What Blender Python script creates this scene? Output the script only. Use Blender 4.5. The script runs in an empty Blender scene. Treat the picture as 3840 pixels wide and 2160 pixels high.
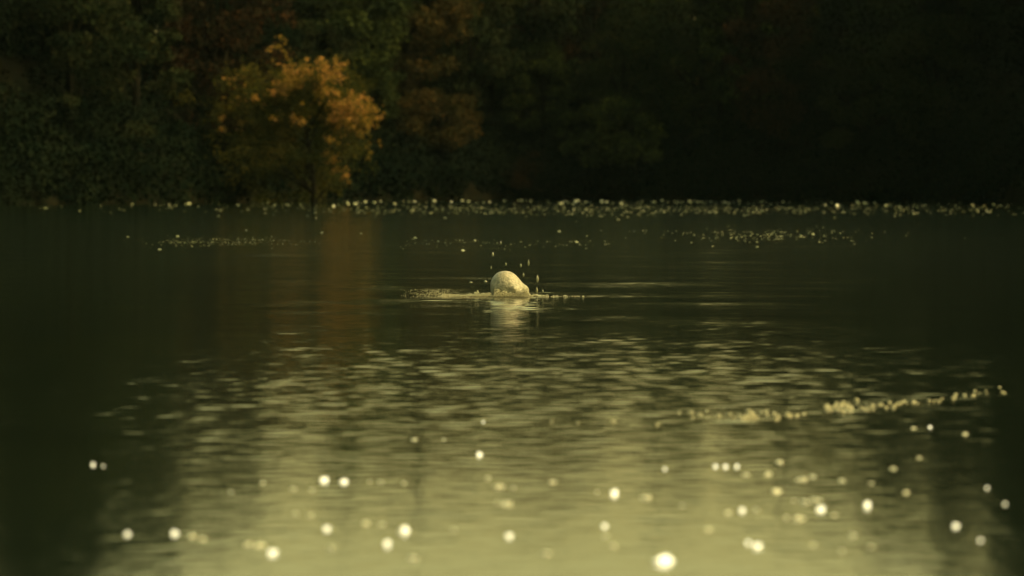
import bpy, math, random
import numpy as np
from mathutils import Vector, Matrix
R = math.radians
random.seed(7); rng = np.random.default_rng(11)
S = bpy.context.scene; COL = S.collection

# ---------------------------------------------------------------- camera
CAM_H = 1.07
cd = bpy.data.cameras.new('camera'); cam = bpy.data.objects.new('camera', cd); COL.objects.link(cam); S.camera = cam
cam.location = (0, 0, CAM_H); cam.rotation_euler = (R(90 - 1.43), 0, 0)
cd.sensor_width = 36; cd.lens = 146.6; cd.clip_start = .5; cd.clip_end = 6000
cd.dof.use_dof = True; cd.dof.focus_distance = 40; cd.dof.aperture_fstop = 3.3
S.render.resolution_x = 1024; S.render.resolution_y = 576
# ---------------------------------------------------------------- sky, sun, exposure
SUN_AZ, SUN_EL = 100, 40
w = bpy.data.worlds.new('World'); S.world = w; w.use_nodes = True
nt = w.node_tree; bg = nt.nodes['Background']
sky = nt.nodes.new('ShaderNodeTexSky'); sky.sky_type = 'NISHITA'; sky.sun_disc = False
sky.sun_elevation = R(SUN_EL); sky.sun_rotation = R(SUN_AZ); sky.dust_density = 7; sky.air_density = 1.6; sky.ozone_density = .6
tn = nt.nodes.new('ShaderNodeMix'); tn.data_type = 'RGBA'; tn.blend_type = 'MULTIPLY'; tn.inputs[0].default_value = 1
tn.inputs[7].default_value = (1.68, 1.56, .76, 1)
nt.links.new(sky.outputs[0], tn.inputs[6]); nt.links.new(tn.outputs[2], bg.inputs[0]); bg.inputs[1].default_value = .15
sd = bpy.data.lights.new('sun', 'SUN'); sd.energy = 2.0; sd.angle = R(.5); sd.color = (1, .84, .50)
sun = bpy.data.objects.new('sun', sd); COL.objects.link(sun)
sv = Vector((math.sin(R(SUN_AZ)) * math.cos(R(SUN_EL)), math.cos(R(SUN_AZ)) * math.cos(R(SUN_EL)), math.sin(R(SUN_EL))))
sun.rotation_euler = sv.to_track_quat('Z', 'Y').to_euler()
S.view_settings.view_transform = 'Standard'; S.view_settings.look = 'None'
S.view_settings.exposure = .95; S.view_settings.gamma = 1

# ---------------------------------------------------------------- helpers
F = 15637.0
def at(px, py):                       # a photo pixel on the water as a world point
    Y = F * CAM_H / (py - 690.0)
    return (px - 1920) / F * Y, Y
def tag(o, label=None, cat=None, group=None, kind=None):
    if label: o['label'] = label
    if cat: o['category'] = cat
    if group: o['group'] = group
    if kind: o['kind'] = kind
    return o
def npmesh(name, V, Fc, smooth=True):
    me = bpy.data.meshes.new(name); V = np.asarray(V, 'f4'); Fc = np.asarray(Fc, 'i4'); k = Fc.shape[1]
    me.vertices.add(len(V)); me.vertices.foreach_set('co', V.ravel())
    me.loops.add(Fc.size); me.loops.foreach_set('vertex_index', Fc.ravel())
    me.polygons.add(len(Fc)); me.polygons.foreach_set('loop_start', np.arange(0, Fc.size, k, dtype='i4'))
    me.polygons.foreach_set('use_smooth', np.full(len(Fc), smooth))
    me.update(calc_edges=True); me.validate()
    return me
def link(name, me, mat=None, parent=None, loc=(0, 0, 0)):
    o = bpy.data.objects.new(name, me); COL.objects.link(o); o.location = loc
    if mat and not me.materials: me.materials.append(mat)
    if parent: o.parent = parent
    return o
def material(name):
    m = bpy.data.materials.new(name); m.use_nodes = True
    return m, m.node_tree, m.node_tree.nodes['Principled BSDF']
def node(nt, t, **kw):
    n = nt.nodes.new(t)
    for k, v in kw.items(): setattr(n, k, v)
    return n
def ramp(nt, fac, stops):
    r = nt.nodes.new('ShaderNodeValToRGB'); e = r.color_ramp.elements
    while len(e) < len(stops): e.new(.5)
    for el, (p, c) in zip(e, stops): el.position = p; el.color = (*c, 1)
    nt.links.new(fac, r.inputs[0]); return r.outputs[0]
def lattice_noise(seed):
    g = np.random.default_rng(seed).random((64, 64))
    def f(x, y):
        x = np.asarray(x, float); y = np.asarray(y, float)
        xi = np.floor(x).astype(int); yi = np.floor(y).astype(int); fx = x - xi; fy = y - yi
        fx = fx * fx * (3 - 2 * fx); fy = fy * fy * (3 - 2 * fy)
        a = g[xi % 64, yi % 64]; b = g[(xi + 1) % 64, yi % 64]; c = g[xi % 64, (yi + 1) % 64]; d = g[(xi + 1) % 64, (yi + 1) % 64]
        return (a * (1 - fx) + b * fx) * (1 - fy) + (c * (1 - fx) + d * fx) * fy
    return f

# ---------------------------------------------------------------- materials
def water_mat():
    m, nt, p = material('lake_water')
    p.inputs['Base Color'].default_value = (.030, .036, .014, 1)
    p.inputs['Roughness'].default_value = .06; p.inputs['IOR'].default_value = 1.333
    tc = node(nt, 'ShaderNodeTexCoord'); mp = node(nt, 'ShaderNodeMapping'); mp.inputs['Scale'].default_value = (1.5, .8, 1)
    nt.links.new(tc.outputs['Object'], mp.inputs[0])
    n1 = node(nt, 'ShaderNodeTexNoise'); n1.inputs['Scale'].default_value = 7; n1.inputs['Detail'].default_value = 3
    nt.links.new(mp.outputs[0], n1.inputs[0])
    b = node(nt, 'ShaderNodeBump'); b.inputs['Strength'].default_value = .5; b.inputs['Distance'].default_value = .004
    n3 = node(nt, 'ShaderNodeTexNoise'); n3.inputs['Scale'].default_value = 3.2; n3.inputs['Detail'].default_value = 4
    nt.links.new(mp.outputs[0], n3.inputs[0]); b3 = node(nt, 'ShaderNodeBump'); b3.inputs['Strength'].default_value = 1; b3.inputs['Distance'].default_value = .0065
    nt.links.new(n3.outputs[0], b3.inputs['Height']); nt.links.new(b3.outputs[0], b.inputs['Normal'])
    nt.links.new(n1.outputs[0], b.inputs['Height']); nt.links.new(b.outputs[0], p.inputs['Normal'])
    sp = node(nt, 'ShaderNodeSeparateXYZ'); nt.links.new(tc.outputs['Object'], sp.inputs[0])       # wind-ruffled further out
    rs = node(nt, 'ShaderNodeMapRange'); rs.inputs[1].default_value = 31; rs.inputs[2].default_value = 46; nt.links.new(sp.outputs[1], rs.inputs[0]); nt.links.new(rs.outputs[0], b3.inputs['Strength'])
    rg = node(nt, 'ShaderNodeMapRange'); rg.inputs[1].default_value = 26; rg.inputs[2].default_value = 60; rg.inputs[3].default_value = .06; rg.inputs[4].default_value = .068
    nt.links.new(sp.outputs[1], rg.inputs[0]); nt.links.new(rg.outputs[0], p.inputs['Roughness'])
    n2 = node(nt, 'ShaderNodeTexNoise'); n2.inputs['Scale'].default_value = .25
    nt.links.new(tc.outputs['Object'], n2.inputs[0])
    nt.links.new(ramp(nt, n2.outputs[0], [(.35, (.0015, .0035, .0014)), (.65, (.003, .0052, .002))]), p.inputs['Base Color'])
    return m
def leaf_mat(name, cols, trans=.25, tint=(.9, .9, .5)):
    m, nt, p = material(name)
    g = node(nt, 'ShaderNodeNewGeometry'); tc = node(nt, 'ShaderNodeTexCoord')
    n = node(nt, 'ShaderNodeTexNoise'); n.inputs['Scale'].default_value = .45; nt.links.new(tc.outputs['Object'], n.inputs[0])
    ad = node(nt, 'ShaderNodeMath', operation='MULTIPLY_ADD'); ad.inputs[1].default_value = .45
    sb = node(nt, 'ShaderNodeMath', operation='SUBTRACT'); sb.inputs[1].default_value = .22
    nt.links.new(g.outputs['Random Per Island'], ad.inputs[0]); nt.links.new(n.outputs[0], ad.inputs[2])
    nt.links.new(ad.outputs[0], sb.inputs[0])
    c = ramp(nt, sb.outputs[0], [(.25 + .5 * i / (len(cols) - 1), k) for i, k in enumerate(cols)])
    nt.links.new(c, p.inputs['Base Color']); p.inputs['Roughness'].default_value = .6; p.inputs['Specular IOR Level'].default_value = .0
    if trans:
        t = node(nt, 'ShaderNodeBsdfTranslucent'); mx = node(nt, 'ShaderNodeMixShader'); mx.inputs[0].default_value = trans
        nt.links.new(c, t.inputs[0]); nt.links.new(p.outputs[0], mx.inputs[1]); nt.links.new(t.outputs[0], mx.inputs[2])
        nt.links.new(mx.outputs[0], nt.nodes['Material Output'].inputs[0])
    return m
def noisy_mat(name, c1, c2, scale, rough=.8, bump=.3, dist=.02, spec=.5):
    m, nt, p = material(name); tc = node(nt, 'ShaderNodeTexCoord')
    n = node(nt, 'ShaderNodeTexNoise'); n.inputs['Scale'].default_value = scale; n.inputs['Detail'].default_value = 6
    nt.links.new(tc.outputs['Object'], n.inputs[0])
    nt.links.new(ramp(nt, n.outputs[0], [(.35, c1), (.65, c2)]), p.inputs['Base Color'])
    b = node(nt, 'ShaderNodeBump'); b.inputs['Strength'].default_value = bump; b.inputs['Distance'].default_value = dist
    nt.links.new(n.outputs[0], b.inputs['Height']); nt.links.new(b.outputs[0], p.inputs['Normal'])
    p.inputs['Roughness'].default_value = rough; p.inputs['Specular IOR Level'].default_value = spec
    return m
M = dict(
    water=water_mat(),
    bark=noisy_mat('bark', (.004, .004, .0025), (.009, .008, .005), 3, 1, .6, .05, 0),
    earth=noisy_mat('forest_floor', (.003, .0035, .002), (.007, .0065, .0035), .6, 1, .5, .2, 0),
    gold=leaf_mat('sunlit_golden_leaves', [(.05, .045, .008), (.08, .056, .010), (.15, .088, .014), (.38, .18, .055)], .35),
    ochre=leaf_mat('ochre_leaves', [(.013, .014, .005), (.021, .017, .006), (.042, .026, .008)], .3),
    olive=leaf_mat('olive_leaves', [(.007, .011, .005), (.012, .017, .006), (.030, .034, .008)], .25),
    body=leaf_mat('turning_leaves', [(.012, .018, .006), (.028, .030, .007), (.036, .033, .007), (.06, .048, .009)], .3),
    black=leaf_mat('shaded_leaves', [(.002, .0045, .003), (.004, .0065, .0035), (.006, .008, .004)], .08),  # shade of the side banks and undergrowth put into the leaf colour
    dark=leaf_mat('dark_leaves', [(.006, .010, .005), (.009, .012, .005), (.014, .014, .006)], .15),
    brown=leaf_mat('russet_leaves', [(.007, .007, .004), (.011, .009, .005), (.026, .013, .006)], .2),
    rock=noisy_mat('wet_pale_stone', (.12, .105, .062), (.19, .165, .10), 38, .6, .8, .012),
    foam=noisy_mat('foam', (.13, .12, .055), (.26, .235, .13), 40, .3, .5, .004),
    froth=noisy_mat('pale_froth', (.32, .32, .24), (.55, .54, .44), 30, .25, .4, .004),
    fleck=noisy_mat('sun_glint', (.38, .42, .52), (.6, .66, .85), 30, .11, .3, .003, 1.0),  # pale colour for the flecks that stand in for sun glints
    leafy=noisy_mat('fallen_leaf', (.08, .09, .03), (.22, .21, .08), 9, .3, .3, .004, .8),
)
rm = M['rock']; rt = rm.node_tree; rp = rt.nodes['Principled BSDF']          # darker olive blotches, denser towards the bottom
tc_ = node(rt, 'ShaderNodeTexCoord'); sx = node(rt, 'ShaderNodeSeparateXYZ'); rt.links.new(tc_.outputs['Object'], sx.inputs[0])
nn = node(rt, 'ShaderNodeTexNoise'); nn.inputs['Scale'].default_value = 30; nn.inputs['Detail'].default_value = 4; rt.links.new(tc_.outputs['Object'], nn.inputs[0])
ma = node(rt, 'ShaderNodeMath', operation='MULTIPLY_ADD'); ma.inputs[1].default_value = -1.5; rt.links.new(sx.outputs[2], ma.inputs[0]); rt.links.new(nn.outputs[0], ma.inputs[2])
fr = node(rt, 'ShaderNodeMapRange'); fr.inputs[1].default_value = .15; fr.inputs[2].default_value = .46; fr.inputs[4].default_value = .7; rt.links.new(ma.outputs[0], fr.inputs[0])
mr = node(rt, 'ShaderNodeMix', data_type='RGBA'); mr.inputs[7].default_value = (.075, .072, .032, 1)
rt.links.new(fr.outputs[0], mr.inputs[0]); rt.links.new(rp.inputs['Base Color'].links[0].from_socket, mr.inputs[6]); rt.links.new(mr.outputs[2], rp.inputs['Base Color'])
drop, dnt, dp = material('water_drop')
dp.inputs['Base Color'].default_value = (.14, .14, .08, 1); dp.inputs['Roughness'].default_value = .12; dp.inputs['Transmission Weight'].default_value = .35
dp.inputs['IOR'].default_value = 1.333; M['drop'] = drop

# ---------------------------------------------------------------- lake
def wave_height(X, Y):
    """sum of wind ripples; stronger in the band nearest the camera, calmer by the splash"""
    n1, n2 = lattice_noise(3), lattice_noise(4)
    H = np.zeros_like(X); g = np.random.default_rng(5)
    near = 1 / (1 + np.exp((Y - 27) / 3)) * (.30 + .70 / (1 + np.exp((18.5 - Y) / 1.6))); mid = np.exp(-((Y - 45) / 25) ** 2)
    m1 = .5 + 1.0 * n1(X / 1.7 + 9, Y / 5.0)
    m2 = .4 + 1.2 * n2(X / 6.0, Y / 14.0 + 3)
    for i in range(56):
        lam = g.uniform(.09, .34) if i < 44 else g.uniform(.8, 2.2)
        th = g.normal(0, .95) + .15; k = 2 * math.pi / lam
        ph = k * (X * math.sin(th) + Y * math.cos(th)) + g.uniform(0, 6.28)
        s = .0032 * (1 if i < 44 else .4)
        amp = s / k * np.clip(lam * 200 / np.maximum(Y, 1) / 2.0, 0, 1)
        H += np.sin(ph) * amp * (1 if i < 44 else .6) * ((.74 * near + .46 / (1 + np.exp((18.5 - Y) / 1.6))) * (m1 if i % 2 else m2))
    r = np.hypot(X, (Y - 39.9))          # ring ripples spreading from the splash
    H += .0028 * np.sin(r * 2 * math.pi / .34) * np.exp(-r / .75) * (r > .12)
    for i in range(10):                  # short chop stirred up by the splash
        lam = .12 + .025 * i; th = g.uniform(-1.4, 1.4); k = 2 * math.pi / lam
        H += .017 / k * np.sin(k * (X * math.sin(th) + Y * math.cos(th)) + i) * np.exp(-((X - .05) / .42) ** 2 - ((Y - 36.8) / 2.6) ** 2)
    far = 1 / (1 + np.exp((34 - Y) / 3)); g2 = np.random.default_rng(15)
    for i in range(22):                  # low wind waves over the open water
        lam = g2.uniform(.8, 3.6); th = g2.normal(0, 1.0); k = 2 * math.pi / lam
        H += .0025 / k * np.sin(k * (X * math.sin(th) + Y * math.cos(th)) + g2.uniform(0, 6.28)) * far * np.clip(lam * 110 / np.maximum(Y, 1) / 1.5, 0, 1) * (m2 if i % 2 else m1)
    return H
rows = np.concatenate([[-400, -60, -12, -2, 1, 2.5, 4], np.exp(np.linspace(math.log(6), math.log(10.5), 120))[:-1], np.exp(np.linspace(math.log(10.5), math.log(50), 1420))[:-1], np.exp(np.linspace(math.log(50), math.log(330), 800)), [400, 700, 1500, 4000]])
inner = np.linspace(-.15, .15, 430); outer = .16 * np.exp(np.linspace(0, 4.2, 26))[1:]
sl = np.concatenate([-outer[::-1], inner, outer])
wid = np.maximum(np.abs(rows), 5)
X = wid[:, None] * sl[None, :]; Y = np.repeat(rows[:, None], len(sl), 1)
Z = wave_height(X, Y); Z[rows < 5] = 0; Z[rows > 320] = 0
nr, nc = X.shape; idx = np.arange(nr * nc).reshape(nr, nc)
Fq = np.stack([idx[:-1, :-1], idx[:-1, 1:], idx[1:, 1:], idx[1:, :-1]], -1).reshape(-1, 4)
tag(link('water', npmesh('water', np.stack([X, Y, Z], -1).reshape(-1, 3), Fq), M['water']), 'dark olive lake water with small ripples', kind='structure')

# ---------------------------------------------------------------- banks and hills round the lake
AZ = [-180, -80, -60, -30, -14, -7, -4.6, -2.2, 0, 3.6, 5.4, 7, 14, 30, 60, 80, 180]
SH = [60, 80, 95, 130, 190, 214, 231, 260, 287, 279, 247, 222, 195, 130, 95, 80, 60]        # shore distance
TP = [4, 5, 9, 15, 18, 9.4, 5.6, 4.2, 4.0, 4.3, 5.6, 9.2, 18, 14, 8, 5, 4]                # skyline, degrees (tree tops); unseen side banks raised to darken the water
def shore(az): return np.interp(az, AZ, SH)
def skyline(az): return np.interp(az, AZ, TP)
tn1, tn2 = lattice_noise(21), lattice_noise(22)
def ground(az, d):                    # ground height d metres behind the shore
    s = shore(az); top = np.maximum(s * np.tan(np.radians(skyline(az))) - 13, 1.5)
    h = top * (1 - np.exp(-np.maximum(d, 0) / (10 + .7 * top)))
    return np.where(d < 0, d * .25, h + .25 + 1.2 * tn1(az * .9, d / 7) * np.clip(d / 5, 0, 1))
azs = np.concatenate([np.linspace(-100, -16, 60), np.linspace(-15.5, 15.5, 190), np.linspace(16, 100, 60)])
ds = np.array([-12, -4, -1, 0, .6, 1.5, 3, 5, 8, 12, 17, 23, 30, 40, 55, 75, 110, 200, 500])
A, D = np.meshgrid(azs, ds, indexing='ij'); RR = shore(A) + D + 1.3 * (tn2(A * 2.2, D * 0) - .5)
GX = RR * np.sin(np.radians(A)); GY = RR * np.cos(np.radians(A)); GZ = ground(A, D)
n0, n1_ = A.shape; ii = np.arange(n0 * n1_).reshape(n0, n1_)
Fg = np.stack([ii[:-1, :-1], ii[1:, :-1], ii[1:, 1:], ii[:-1, 1:]], -1).reshape(-1, 4)
tag(link('hills', npmesh('hills', np.stack([GX, GY, GZ], -1).reshape(-1, 3), Fg[:, ::-1]), M['earth']), 'steep wooded bank rising behind the lake', kind='structure')

# ---------------------------------------------------------------- trees
def leaves(cen, rad, n, size, seed, flat=.6, soft=False):
    g = np.random.default_rng(seed); cen = np.asarray(cen, float); rad = np.asarray(rad, float)
    pr = rad ** 2; pick = g.choice(len(cen), n, p=pr / pr.sum())
    P = g.normal(size=(n, 3)); P /= np.linalg.norm(P, axis=1)[:, None]; P *= (g.random(n) ** .45)[:, None]
    if soft: P = g.normal(size=(n, 3)) * .62
    P = cen[pick] + P * rad[pick][:, None] * np.array([1, 1, flat])
    a = g.normal(size=(n, 3)); a[:, 2] -= .3; a /= np.linalg.norm(a, axis=1)[:, None]
    b = g.normal(size=(n, 3)); b -= (a * b).sum(1)[:, None] * a; b /= np.linalg.norm(b, axis=1)[:, None]
    s = (size * g.uniform(.6, 1.3, n))[:, None]
    V = np.stack([P - a * s * .5, P + b * s * .3, P + a * s * .5, P - b * s * .3], 1).reshape(-1, 3)
    return V, np.arange(4 * n).reshape(n, 4)
def tube(path, r0, r1, sides=7):
    V, Fc = [], []; n = len(path)
    for i, p in enumerate(path):
        p = Vector(p); t = (Vector(path[min(i + 1, n - 1)]) - Vector(path[max(i - 1, 0)])).normalized()
        u = t.orthogonal().normalized(); v = t.cross(u); r = r0 + (r1 - r0) * i / (n - 1)
        for k in range(sides):
            a = 2 * math.pi * k / sides; V.append(p + (u * math.cos(a) + v * math.sin(a)) * r)
    for i in range(n - 1):
        for k in range(sides): Fc.append((i * sides + k, i * sides + (k + 1) % sides, (i + 1) * sides + (k + 1) % sides, (i + 1) * sides + k))
    return V, Fc
def trunk_mesh(name, top, limbs, r, lean=(0, 0), z0=-.8):
    V, Fc = [], []
    def add(path, a, b):
        v, f = tube(path, a, b); o = len(V); V.extend(v); Fc.extend([tuple(i + o for i in q) for q in f])
    main = [(lean[0] * t ** 1.6 + .15 * math.sin(5 * t), lean[1] * t ** 1.6, z0 + (top - z0) * t) for t in [i / 9 for i in range(10)]]
    add(main, r, r * .2)
    for c in limbs:
        t = min(max((c[2] * .7) / max(top, .1), .12), .85); i = int(t * 9); b = Vector(main[i]); e = Vector(c); m = (b + e) / 2 + Vector((0, 0, .25 * (e - b).length * .5))
        add([b, b.lerp(m, .6), m, m.lerp(e, .6), e], r * .45, r * .06)
    return npmesh(name, [tuple(v) for v in V], Fc)
def crown_lobes(seed, W, D, z0, z1, n, rmin, rmax, cx=0, cy=0, shell=.55):
    g = random.Random(seed); out, rad = [], []
    while len(out) < n:
        p = Vector((g.uniform(-1, 1), g.uniform(-1, 1), g.uniform(-1, 1)))
        if not shell < p.length < 1: continue
        out.append((cx + p.x * W, cy + p.y * D, (z0 + z1) / 2 + p.z * (z1 - z0) / 2)); rad.append(g.uniform(rmin, rmax))
    return out, rad
PROTO = {}; LAST = [None]
def proto(kind, seed):
    if (kind, seed) in PROTO: return PROTO[(kind, seed)]
    if kind == 'broad':      # rounded crown hanging nearly to its foot
        L, r = crown_lobes(seed, 5.2, 4.6, .8, 14, 75, .8, 1.7); n, s, top = 15000, .34, 12.5
    elif kind == 'tall':
        L, r = crown_lobes(seed, 3.6, 3.6, 3, 19, 70, .8, 1.6); n, s, top = 13000, .36, 17.5
    elif kind == 'spruce':
        g = random.Random(seed); L, r = [], []
        for i in range(110):
            t = g.random() ** .8; a = g.uniform(0, 6.28); rr = 3.6 * (1 - t) * g.uniform(.45, 1); L.append((rr * math.cos(a), rr * math.sin(a), 1 + 17 * t - .12 * rr)); r.append(.35 + .75 * (1 - t))
        n, s, top = 12000, .30, 18
    else:                    # low shrub leaning over the water
        L, r = crown_lobes(seed, 2.8, 2.0, .0, 3.6, 38, .4, .9, shell=.3); n, s, top = 6000, .22, 3
    V, Fc = leaves(L, r, n, s, seed); crown = npmesh('crown', V, Fc, False)
    tr = trunk_mesh('trunk', top, L[::6], .28 if kind != 'bush' else .08)
    PROTO[(kind, seed)] = (crown, tr); return crown, tr
def polar(az, d): r = float(shore(az)) + d; return r * math.sin(R(az)), r * math.cos(R(az)), float(ground(az, d))
MATC = {}
def tree(kind, seed, az, d, scale, mat, label, name='tree', cat='tree', group=None, zs=1.0, dz=0):
    c, t = proto(kind, seed); key = (kind, seed, mat)
    if key not in MATC:
        cm = c.copy(); cm.materials.append(M[mat]); MATC[key] = cm
    if not t.materials: t.materials.append(M['bark'])
    e = bpy.data.objects.new(name, None); COL.objects.link(e); x, y, z = polar(az, d); e.location = (x, y, z - .1 + dz)
    e.scale = (scale, scale, scale * zs); e.rotation_euler = (0, 0, random.uniform(0, 6.28)); e.empty_display_size = .5
    LAST[0] = e; tag(e, label, cat, group); link('crown', MATC[key], None, e); link('trunk', t, None, e)
    return e
def azpx(px): return math.degrees(math.atan((px - 1920) / F))

# the sunlit golden tree: lobes set out as the bright leaf clusters seen in the photograph
GD = 236.0
def gp(px, py, dy=0): return ((px - 1920) / F * GD, dy, CAM_H + (690 - py) / F * GD)
gx, gz = (1170 - 1920) / F * GD, 0
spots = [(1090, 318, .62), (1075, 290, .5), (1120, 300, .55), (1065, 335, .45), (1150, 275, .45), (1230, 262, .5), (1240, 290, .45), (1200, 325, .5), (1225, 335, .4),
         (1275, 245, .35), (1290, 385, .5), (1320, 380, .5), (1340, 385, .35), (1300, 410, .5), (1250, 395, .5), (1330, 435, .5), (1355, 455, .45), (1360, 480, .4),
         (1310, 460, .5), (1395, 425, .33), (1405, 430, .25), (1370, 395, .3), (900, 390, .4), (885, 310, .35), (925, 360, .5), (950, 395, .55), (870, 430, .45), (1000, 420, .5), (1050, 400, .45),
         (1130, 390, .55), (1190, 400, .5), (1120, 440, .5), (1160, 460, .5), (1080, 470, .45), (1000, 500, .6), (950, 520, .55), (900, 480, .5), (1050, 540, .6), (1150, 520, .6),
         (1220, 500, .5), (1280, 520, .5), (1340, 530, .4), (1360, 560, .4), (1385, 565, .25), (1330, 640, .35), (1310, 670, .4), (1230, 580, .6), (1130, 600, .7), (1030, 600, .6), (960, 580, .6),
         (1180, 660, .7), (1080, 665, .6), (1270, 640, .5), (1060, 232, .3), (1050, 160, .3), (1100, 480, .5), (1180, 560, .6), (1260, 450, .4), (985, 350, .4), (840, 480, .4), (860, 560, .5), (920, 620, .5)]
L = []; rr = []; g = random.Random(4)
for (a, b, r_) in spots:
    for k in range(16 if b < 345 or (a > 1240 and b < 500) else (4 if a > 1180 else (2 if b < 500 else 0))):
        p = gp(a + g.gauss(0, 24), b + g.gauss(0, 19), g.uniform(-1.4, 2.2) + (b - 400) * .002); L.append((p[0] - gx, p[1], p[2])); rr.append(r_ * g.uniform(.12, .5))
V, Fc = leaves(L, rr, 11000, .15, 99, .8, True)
BL, BR = [], []
for i in range(420):
    a, b = g.gauss(1095, 150), g.gauss(470, 125)
    if b > 235 and a < 1400: p = gp(a, b, g.uniform(-.6, 3)); BL.append((p[0] - gx, p[1], p[2])); BR.append(g.uniform(.2, .7))
V2, Fc2 = leaves(BL, BR, 34000, .15, 98, .8, True)
gt = bpy.data.objects.new('autumn_tree', None); COL.objects.link(gt); gt.location = (gx, GD, 0)
tag(gt, 'sunlit golden and orange autumn tree leaning over the water, brightest on the far bank', 'tree')
link('crown', npmesh('crown', V2, Fc2, False), M['body'], gt)
link('sunlit_sprays', npmesh('sunlit_sprays', V, Fc, False), M['gold'], gt)  # autumn gold, with the sun's highlights put into the leaf colour
link('trunk', trunk_mesh('trunk', 5.2, BL[::14], .16, (-.3, 1.0)), M['bark'], gt)

# trees one can tell apart on the far bank
ex = [('broad', 3, 1520, 6, .95, 'ochre', 'dull orange-brown tree whose leafy edge hangs just right above the golden tree', 3.5),
      ('bush', 11, 1650, -1, 1.25, 'ochre', 'small yellow-brown tree a little right of the golden tree', 3.2),
      ('broad', 5, 2040, 4, .62, 'olive', 'yellow-green tree in the middle of the far bank above the splash', 0),
      ('bush', 12, 2330, 0, 1.4, 'olive', 'olive shrubby tree on the far bank right of the yellow-green tree', 1.6),
      ('bush', 13, 1960, -1, .75, 'brown', 'low russet branch close above the waterline in the middle of the bank', .8),
      ('broad', 14, 2020, 9, 1.1, 'brown', 'reddish-brown tree at the top edge in the middle of the bank', 2),
      ('tall', 6, 2800, 5, .9, 'olive', 'tall dull green tree on the right half of the far bank', 0),
      ('broad', 7, 2640, 6, .9, 'dark', 'dark broad tree just left of the tall dull green tree', 0),
      ('broad', 8, 3000, 4, .85, 'brown', 'brownish broad tree right of the tall dull green tree', 0),
      ('spruce', 9, 3250, 4, .9, 'dark', 'dark conifer standing near the right end of the far bank', 0),
      ('broad', 3, 800, 4, .9, 'brown', 'dim brown tree directly left of and behind the golden tree', 0),
      ('broad', 10, 1230, 7, 1.0, 'olive', 'dark green tree rising directly behind the golden tree', 1.5),
      ('spruce', 15, 520, 3, .95, 'dark', 'dark conifer left of the dim brown tree', 0),
      ('broad', 5, 260, 4, .9, 'dark', 'nearly black broad tree near the left end of the far bank', 0),
      ('tall', 16, 1760, 5, .85, 'dark', 'dark tall tree between the golden tree and the middle of the bank', 0),
      ('broad', 8, 2230, 7, 1.0, 'dark', 'dark spreading tree behind the olive shrubby tree', 0),
      ('broad', 7, 3520, 3, .85, 'dark', 'blackish broad tree beside the right-hand conifer', 0)]
for k, s, px, d, sc, mt, lb, dz in ex:
    tree(k, s, azpx(px), d, sc, mt, lb, name={'bush': 'waterside_tree', 'spruce': 'conifer'}.get(k, 'broadleaf_tree'), dz=dz)
# trees on bank and hills (one group), shade put into dark leaf colours
kinds = [('broad', 5, 'dark'), ('tall', 6, 'dark'), ('spruce', 9, 'dark'), ('broad', 7, 'olive'), ('broad', 8, 'dark'), ('spruce', 15, 'dark'), ('broad', 10, 'brown'), ('tall', 16, 'olive')]
cnt = 0; FRONT = []; 
for d, step, sc in [(6, 1.1, .7), (12, 1.1, .75), (20, 1.2, .8), (32, 1.4, .85), (48, 2.0, 1.0)]:
    az = -15.0
    while az < 15:
        k = random.choice(kinds)
        a = az + random.uniform(-.4, .4)
        inview = abs(a) < 7.6 and d < 20
        mt = 'black' if a < -3.2 or a > 4.5 else k[2]  # side trees get the darkest leaf colour in place of shade
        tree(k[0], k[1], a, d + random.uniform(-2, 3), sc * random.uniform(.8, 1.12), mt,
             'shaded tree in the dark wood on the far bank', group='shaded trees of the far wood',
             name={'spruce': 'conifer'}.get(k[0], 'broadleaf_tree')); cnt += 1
        if d == 6 and abs(a) < 6.8: FRONT.append((a, COL.objects[-1] if False else LAST[0], k[0]))
        az += step * random.uniform(.8, 1.2)
word = dict(broad='dark round-crowned tree', tall='dark tall tree', spruce='dark pointed conifer'); ga = azpx(1170)
nth = ['first', 'second', 'third', 'fourth', 'fifth', 'sixth', 'seventh', 'eighth', 'ninth', 'tenth', 'eleventh', 'twelfth']
for side in (-1, 1):
    row = sorted([f for f in FRONT if (f[0] - ga) * side > 0], key=lambda f: abs(f[0] - ga))
    for i, (a, o, kk) in enumerate(row): o['label'] = f"{word[kk]}, {nth[i]} to the {'left' if side < 0 else 'right'} of the golden tree in the front row"
for sgn in (-1, 1):
    for d, step in [(5, 5), (20, 5), (36, 6)]:
        az = 16
        while az < 75:
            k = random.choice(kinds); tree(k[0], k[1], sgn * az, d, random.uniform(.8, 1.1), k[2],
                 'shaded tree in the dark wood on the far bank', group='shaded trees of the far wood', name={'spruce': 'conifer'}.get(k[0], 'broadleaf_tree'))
            az += step * random.uniform(.8, 1.2)
# undergrowth along the waterline
UL, UR = [], []; g = random.Random(8)
for i in range(2800):
    a = g.uniform(-9.5, 9.5); x, y, z = polar(a, g.uniform(-1.5, 4) if i < 1500 else g.uniform(3, 30)); UL.append((x, y, max(z, 0) + g.uniform(.1, 2.6))); UR.append(g.uniform(.6, 1.5))
V, Fc = leaves(UL, UR, 210000, .30, 17)
tag(link('undergrowth', npmesh('undergrowth', V, Fc, False), M['black']), 'dark undergrowth hanging over the far waterline', 'undergrowth', kind='stuff')

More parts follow.
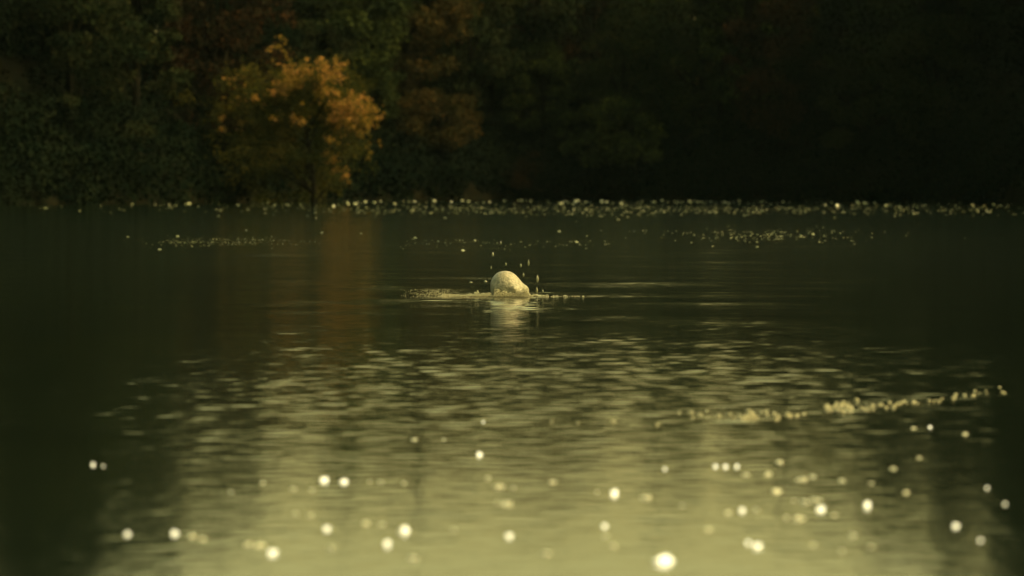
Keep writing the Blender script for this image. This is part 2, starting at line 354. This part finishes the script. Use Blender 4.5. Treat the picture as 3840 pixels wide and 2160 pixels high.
# ---------------------------------------------------------------- the pale rounded rock in the splash
BY = 39.8
def bx(px): return (px - 1920) / F * BY
def bz(py): return CAM_H - (py - 690) / F * BY
prof = [(1016, 1893, 1898), (1019, 1874, 1914), (1025, 1863, 1926), (1033, 1855, 1936), (1042, 1848, 1945), (1052, 1843, 1953), (1062, 1841, 1961),
        (1070, 1841, 1971), (1078, 1841, 1977), (1088, 1842, 1980), (1098, 1841, 1982), (1108, 1840, 1983), (1118, 1838, 1981), (1140, 1846, 1975), (1170, 1870, 1950)]
V = []; NS = 48; nz = lattice_noise(31)
pz = np.array([bz(p[0]) for p in prof])[::-1]; pl = np.array([bx(p[1]) for p in prof])[::-1]; pr_ = np.array([bx(p[2]) for p in prof])[::-1]
zs = np.concatenate([np.linspace(pz[0], pz[-1] - .012, 34), pz[-1] - .012 * np.array([.6, .25, .06])])
for z in zs:
    l, r_ = np.interp(z, pz, pl), np.interp(z, pz, pr_); c = (l + r_) / 2; hw = (r_ - l) / 2
    for k in range(NS):
        a = 2 * math.pi * k / NS; low = min(1, max(0, (.16 - z) / .12))
        lump = 1 + (low * .12 + .035) * (float(nz(a * 3.2 + 20, z * 13 + 20)) - .5) * 1.5
        V.append((c + hw * math.cos(a) * lump, hw * .95 * math.sin(a) * lump, z))
Fc = []
for i in range(len(zs) - 1):
    for k in range(NS): Fc.append((i * NS + k, i * NS + (k + 1) % NS, (i + 1) * NS + (k + 1) % NS, (i + 1) * NS + k))
V.append((bx(1895), 0, pz[-1])); t = len(V) - 1; b = (len(zs) - 1) * NS
for k in range(0, NS, 1): Fc.append((b + k, b + (k + 1) % NS, t, t))
me = bpy.data.meshes.new('rock'); me.from_pydata([tuple(map(float, v)) for v in V], [], [tuple(dict.fromkeys(f)) for f in Fc]); me.polygons.foreach_set('use_smooth', [True] * len(me.polygons)); me.update()
rk = link('rock', me, M['rock'], None, (0, BY, 0))
tag(rk, 'pale rounded wet rock with a sloping right shoulder, breaking the water in a splash', 'rock')

# blobs ------------------------------------------------------------------
def ico(sub=2):
    import bmesh
    bm = bmesh.new(); bmesh.ops.create_icosphere(bm, subdivisions=sub, radius=1)
    v = np.array([x.co[:] for x in bm.verts]); f = np.array([[q.index for q in p.verts] for p in bm.faces]); bm.free(); return v, f
IV, IF = ico(2); IV1, IF1 = ico(1)
def blobs(name, items, seed=1, fine=False):
    g = np.random.default_rng(seed); VV, FF = [], []; o = 0; bv, bf = (IV, IF) if fine else (IV1, IF1)
    for (x, y, z, a, b_, c) in items:
        v = bv * (1 + .22 * g.normal(size=(len(bv), 1)).clip(-1, 1)) * np.array([a, b_, c]) + np.array([x, y, z])
        VV.append(v); FF.append(bf + o); o += len(bv)
    return npmesh(name, np.concatenate(VV), np.concatenate(FF))
# foam churned up round the rock
g = random.Random(12); it = []
def foamband(x0, x1, zmax, n, dmin, dmax, s0, s1):
    for i in range(n):
        px = g.uniform(x0, x1); y = BY + g.uniform(dmin, dmax); s = g.uniform(s0, s1)
        it.append((bx(px), y, g.uniform(0, zmax) * g.random(), s * g.uniform(1, 2.2), s * 1.5, s * g.uniform(.5, 1)))
def mound(cx_, w, h, n, dy=-.15, sd=.05, s0=.0013, s1=.0038):
    for i in range(int(n * 2.6)):
        px = g.gauss(cx_, w); f = math.exp(-((px - cx_) / (w * 1.6)) ** 2); s = g.uniform(s0, s1)
        it.append((bx(px), BY + g.gauss(dy, sd), h * f * g.random() ** 1.3, s * g.uniform(1, 1.8), s * 1.4, s * g.uniform(.6, 1.2)))
for cx_, w_, h_, n_ in [(1760, 22, .022, 170), (1783, 6, .045, 70), (1792, 4, .060, 50), (1815, 16, .030, 150), (1835, 8, .040, 70), (1868, 8, .075, 120), (1858, 4, .09, 40), (1890, 12, .055, 140),
                        (1915, 14, .040, 150), (1945, 12, .060, 160), (1962, 7, .085, 120), (1972, 6, .075, 110), (1980, 6, .04, 80), (1720, 20, .018, 110), (1690, 16, .020, 80), (1668, 9, .028, 60),
                        (2006, 9, .022, 40), (2034, 8, .010, 16), (2052, 5, .016, 14), (2083, 7, .010, 9), (2118, 6, .012, 10), (2160, 9, .006, 7), (2186, 4, .008, 4)]:
    mound(cx_, w_, h_, n_, -.19 if 1850 < cx_ < 1985 else -.12)
for i in range(650):
    px = g.gauss(1630, 46); s = g.uniform(.0010, .0024)
    it.append((bx(px), BY + g.uniform(0, .7), .055 * g.random() ** 1.5, s * 1.8, s, s))
foamband(1600, 1850, .004, 160, -1.6, -.3, .0012, .004)
tag(link('splash_foam', blobs('splash_foam', it, 3), M['foam']), 'thin line of pale foam and spray thrown up round the rock', 'splash', kind='stuff')
# drops falling back
dr = [(1848, 953, 4.5, 9, 'blurred drop high above the left side of the rock'), (1982, 985, 4, 13, 'tall thin drop up and to the right of the rock'),
      (1953, 995, 4, 8, 'faint drop between the rock top and the tall thin drop'), (1897, 990, 3.5, 7, 'faint drop straight above the rock top'),
      (2015, 1045, 5.5, 15, 'brightest long drop right of the rock'), (2013, 1088, 4.5, 12, 'long drop just under the brightest one'),
      (2035, 1092, 3.5, 7, 'small drop farthest right beside the long drops'), (1821, 1056, 7.5, 5.5, 'round yellowish drop left of the rock'),
      (1766, 1059, 7, 4, 'dim flat drop farthest left of the rock'), (1963, 1030, 3.5, 8, 'faint drop just off the upper right of the rock'),
      (1878, 910, 3, 7, 'topmost faint drop far above the rock'), (1842, 1003, 3, 7, 'faint drop close above the left edge of the rock')]
for px, py, a, c, lb in dr:
    k = .00256; prf = [(0, -1), (.5, -.85), (.85, -.5), (1, -.1), (.85, .25), (.5, .6), (.2, .9), (0, 1)]
    V, Fc = [], []
    for (r_, z) in prf:
        for q in range(10): V.append((r_ * a * k * math.cos(q * .6283), r_ * a * k * math.sin(q * .6283), z * c * k))
    for i in range(len(prf) - 1):
        for q in range(10): Fc.append((i * 10 + q, i * 10 + (q + 1) % 10, (i + 1) * 10 + (q + 1) % 10, (i + 1) * 10 + q))
    tag(link('water_drop', npmesh('water_drop', V, Fc), M['drop'], None, (bx(px), BY - .05, bz(py))), lb, 'water drop', 'drops falling round the rock')

# ---------------------------------------------------------------- flecks afloat
def pad(seed, cup=.12):              # small cupped pad with ragged outline and thickness, for floating leaves and glints
    g = np.random.default_rng(seed); n = 12; V = [(0, 0, 0)]; Fc = []
    for ring in (.55, 1.0):
        for k in range(n):
            a = 2 * math.pi * k / n; r_ = ring * (1 + (.18 * g.normal() if ring == 1 else 0)); V.append((r_ * math.cos(a), r_ * .72 * math.sin(a), -cup * r_ * r_ + .04 * g.normal() * ring))
    top = list(V)
    for v in top: V.append((v[0], v[1], v[2] - .10))
    o = len(top)
    for k in range(n):
        k2 = (k + 1) % n
        Fc += [(0, 1 + k, 1 + k2), (1 + k, 1 + n + k, 1 + n + k2), (1 + k, 1 + n + k2, 1 + k2)]
        Fc += [(o, o + 1 + k2, o + 1 + k), (o + 1 + k, o + 1 + n + k2, o + 1 + n + k), (o + 1 + k, o + 1 + k2, o + 1 + n + k2)]
        Fc += [(1 + n + k, o + 1 + n + k, o + 1 + n + k2), (1 + n + k, o + 1 + n + k2, 1 + n + k2)]
    return npmesh('floating_leaf', V, Fc)
pads = [pad(i) for i in range(4)]
for p_ in pads: p_.materials.append(M['leafy'])
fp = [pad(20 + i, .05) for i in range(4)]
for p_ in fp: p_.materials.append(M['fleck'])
wb = [blobs('foam_glint', [(0, 0, .1, 1, .8, .7), (.9 * math.cos(i), .8 * math.sin(i), 0, .6, .6, .5), (-.7, .5 * math.sin(i * 2), 0, .5, .55, .4)], 40 + i, True) for i in range(4)]
for p_ in wb: p_.materials.append(M['foam'])
wf = [m_.copy() for m_ in wb]
for p_ in wf: p_.materials.clear(); p_.materials.append(M['froth'])
g = random.Random(77)
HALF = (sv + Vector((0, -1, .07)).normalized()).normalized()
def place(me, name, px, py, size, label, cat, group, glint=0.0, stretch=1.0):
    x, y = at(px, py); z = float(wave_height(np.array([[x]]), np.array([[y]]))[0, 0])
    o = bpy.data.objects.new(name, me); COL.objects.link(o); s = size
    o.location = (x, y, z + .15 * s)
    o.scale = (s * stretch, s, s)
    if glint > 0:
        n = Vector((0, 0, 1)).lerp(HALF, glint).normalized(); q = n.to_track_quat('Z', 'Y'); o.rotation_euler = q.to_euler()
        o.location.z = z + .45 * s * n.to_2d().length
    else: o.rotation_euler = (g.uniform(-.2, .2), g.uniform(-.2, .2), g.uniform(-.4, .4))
    return tag(o, label, cat, group)
# sun glints in the foreground: added flecks tilted to catch the sun
G1 = 'added flecks for sun glints in the foreground'
bright = [  # px, py, size, label
          (1518, 1995, .030, 'large white glinting fleck in the bottom middle, left of centre'), (1452, 2045, .022, 'white fleck just below left of the largest white one'),
          (1021, 2080, .026, 'white fleck at the bottom edge, left of the middle'), (653, 2005, .021, 'yellow-white fleck in the lower left corner, second from the left'),
          (476, 2008, .018, 'leftmost bright fleck in the lower left corner'), (2305, 1856, .028, 'round white fleck right of centre in the foreground'),
          (2843, 2055, .025, 'white fleck low on the right half beside a fainter one'), (2808, 2040, .017, 'fainter fleck touching the white one low on the right half'),
          (2495, 2112, .040, 'wide white fleck cut by the bottom edge'), (3255, 1900, .026, 'round white fleck in the right foreground, brightest there'),
          (3588, 1978, .020, 'golden-white fleck near the lower right corner'), (3680, 2030, .013, 'small fleck lowest in the right corner'), (3773, 1893, .012, 'small fleck nearest the right edge'),
          (3705, 1833, .012, 'small greenish fleck above the lower right corner'), (1910, 2016, .020, 'soft white fleck at bottom centre'), (1798, 1708, .022, 'pale round fleck alone above the centre foreground'),
          (1290, 1810, .020, 'wide pale fleck in the row left of centre'), (1215, 1805, .022, 'left and widest fleck of the row left of centre'), (1225, 1988, .020, 'pale fleck left of the largest white one'),
          (2268, 1978, .018, 'faint round fleck below the round white one'), (2785, 1918, .020, 'pale blue-white fleck between the two white ones on the right'), (3080, 1915, .022, 'long pale fleck left of the brightest right one'),
          (2685, 1753, .017, 'left one of three pale flecks in a row'), (2722, 1753, .018, 'middle one of three pale flecks in a row'), (2765, 1752, .017, 'right one of three pale flecks in a row'),
          (347, 1745, .014, 'small orange-white fleck high at the left edge'), (385, 1750, .008, 'tiny fleck beside the small orange-white one at the left edge'),
          (1812, 1585, .011, 'tiny pale fleck above the pale round one'), (2495, 1762, .013, 'small fleck left of the three in a row'), (3490, 1605, .015, 'small fleck below the foam line at the right')]
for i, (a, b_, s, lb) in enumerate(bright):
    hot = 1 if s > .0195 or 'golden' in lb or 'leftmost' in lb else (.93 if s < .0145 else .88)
    place(fp[i % 4], 'foam_glint', a, b_, s * .52, lb, 'foam fleck', G1, hot, 1.5 if 'wide' in lb or 'long' in lb else 1)
L2 = 'faint blurred fleck adrift among the bright ones in the foreground'
faint = [(985, 1813), (865, 1848), (1100, 1835), (1170, 1840), (1385, 1808), (1425, 1810), (1515, 1814), (1830, 1795), (1870, 1828), (1925, 1832), (1865, 1888), (1900, 1892), (1105, 1930), (1165, 1935), (1370, 1965), (1430, 1970),
         (2240, 1848), (2425, 1870), (2730, 1925), (2835, 1915), (2880, 1780), (2800, 1783), (2925, 1735), (2915, 1845), (3010, 1800), (3050, 1790), (2980, 1880), (3020, 1885), (3060, 1880), (3160, 1805), (3270, 1815), (3130, 1935),
         (2950, 1945), (3000, 1948), (3050, 2045), (3200, 2010), (3270, 2055), (3160, 2070), (2660, 1988), (2270, 2015), (720, 2015), (760, 2025), (930, 2045), (970, 2050), (1240, 2060), (1550, 2100), (2070, 1810), (1700, 1990),
         (1555, 1650), (1665, 1650), (3430, 1608), (3620, 1630), (2300, 2050), (2050, 2080), (2560, 1900), (3400, 1850), (3350, 1760), (3450, 1720)]
for a, b_ in faint: place(wf[g.randrange(4)], 'foam_glint', a, b_, g.uniform(.0035, .008), L2, 'foam fleck', 'faint flecks in the foreground', 0, g.uniform(1, 2.4))
# the line of foam bubbles drifting in from the right
L3 = 'small pale bubble of foam in the drifting line on the right'
def addline(n, fx, fy, s0, s1):
    for i in range(n): place(wb[g.randrange(4)], 'foam_bubble', fx(), fy(), g.uniform(s0, s1), L3, 'foam bubble', 'foam bubbles in the line on the right', 0, g.uniform(.9, 1.5))
addline(26, lambda: g.uniform(2540, 3030), lambda: g.gauss(1557, 8), .004, .009)
addline(20, lambda: g.gauss(2803, 20), lambda: g.gauss(1560, 13), .005, .009)
for i in range(45):
    t = g.random(); place(wb[i % 4], 'foam_bubble', 3095 + 150 * t, g.gauss(1527, 13), g.uniform(.005, .010), L3, 'foam bubble', 'foam bubbles in the line on the right')
addline(14, lambda: g.uniform(3250, 3400), lambda: g.gauss(1527, 8), .005, .010)
for i in range(24):
    t = g.random(); place(wb[i % 4], 'foam_bubble', 3380 + 400 * t, 1515 - 45 * t + g.gauss(0, 7), g.uniform(.004, .009), L3, 'foam bubble', 'foam bubbles in the line on the right')
addline(6, lambda: g.uniform(2050, 2500), lambda: g.gauss(1583, 8), .004, .007)
# leaves afloat along the far shore: the largest as individuals, the rest as one
L4 = 'pale leaf or bubble afloat in the glittering band under the far bank'
def shpy(px): return 690 + F * CAM_H / float(shore(azpx(px)))
far = []
for i in range(200):
    px = g.uniform(150, 3780) if i % 4 == 0 else min(3780, max(380, g.gauss(2250, 850))); far.append((px, shpy(px) + 3 + abs(g.gauss(0, 7)), g.choice([.03, .04, .045, .055, .07, .10])))
for i in range(62):
    px = min(3700, max(300, g.gauss(2500, 850))); far.append((px, shpy(px) + 22 + g.gauss(8, 9), g.uniform(.018, .04)))
for px, py, s in far: place(pads[g.randrange(4)], 'floating_leaf', px, py, s, L4, 'floating leaf', 'leaves afloat under the far bank', g.random() * 1.0)
L5 = 'pale leaf afloat in the thin scatter between the far bank and the splash'
for a, b_ in [(1208, 872), (1355, 876), (925, 865), (480, 889), (558, 889), (667, 886), (2098, 868), (2163, 906), (1644, 906), (1782, 903), (1737, 939), (2168, 909), (2380, 867), (3050, 880), (2900, 865), (1850, 916), (1558, 892), (2255, 864), (1300, 925), (600, 935)]:
    place(pads[g.randrange(4)], 'floating_leaf', a, b_, g.uniform(.02, .035), L5, 'floating leaf', 'leaves scattered on the mid water', g.random() * .6)
it = []
def scat(n, fx, fy, s):
    for i in range(n):
        x, y = at(fx(), fy()); k = s * g.uniform(.5, 1.2); it.append((x, y, .1 * k, k * g.uniform(1, 2), k, k * .4))
scat(420, lambda: g.gauss(850, 160), lambda: g.gauss(907, 9), .007)
scat(120, lambda: g.uniform(1500, 2300), lambda: g.gauss(912, 9), .008)
scat(260, lambda: g.gauss(2870, 230), lambda: g.gauss(882, 15), .012)
scat(900, lambda: g.gauss(2350, 800), lambda: g.gauss(785, 12), .028)
tag(link('floating_debris', blobs('floating_debris', it, 9), M['leafy']), 'fine pale debris adrift in bands on the far water', 'debris', kind='stuff')

# ---------------------------------------------------------------- thin damp air over the lake
import bmesh
hb = bmesh.new(); bmesh.ops.create_cube(hb, size=1)
for v in hb.verts: v.co = (v.co.x * 1400, v.co.y * 1400 + 100, -8 + (v.co.z + .5) * 170)
hm = bpy.data.meshes.new('haze'); hb.to_mesh(hm); hb.free()
hz = bpy.data.materials.new('haze'); hz.use_nodes = True; ht = hz.node_tree; ht.nodes.remove(ht.nodes['Principled BSDF'])
pv = ht.nodes.new('ShaderNodeVolumePrincipled'); pv.inputs['Color'].default_value = (.7, 1, .9, 1); pv.inputs['Density'].default_value = 1.2e-5
ht.links.new(pv.outputs[0], ht.nodes['Material Output'].inputs['Volume'])
tag(link('haze', hm, hz), 'thin damp haze over the lake', kind='stuff')
print('objects', len(bpy.data.objects))
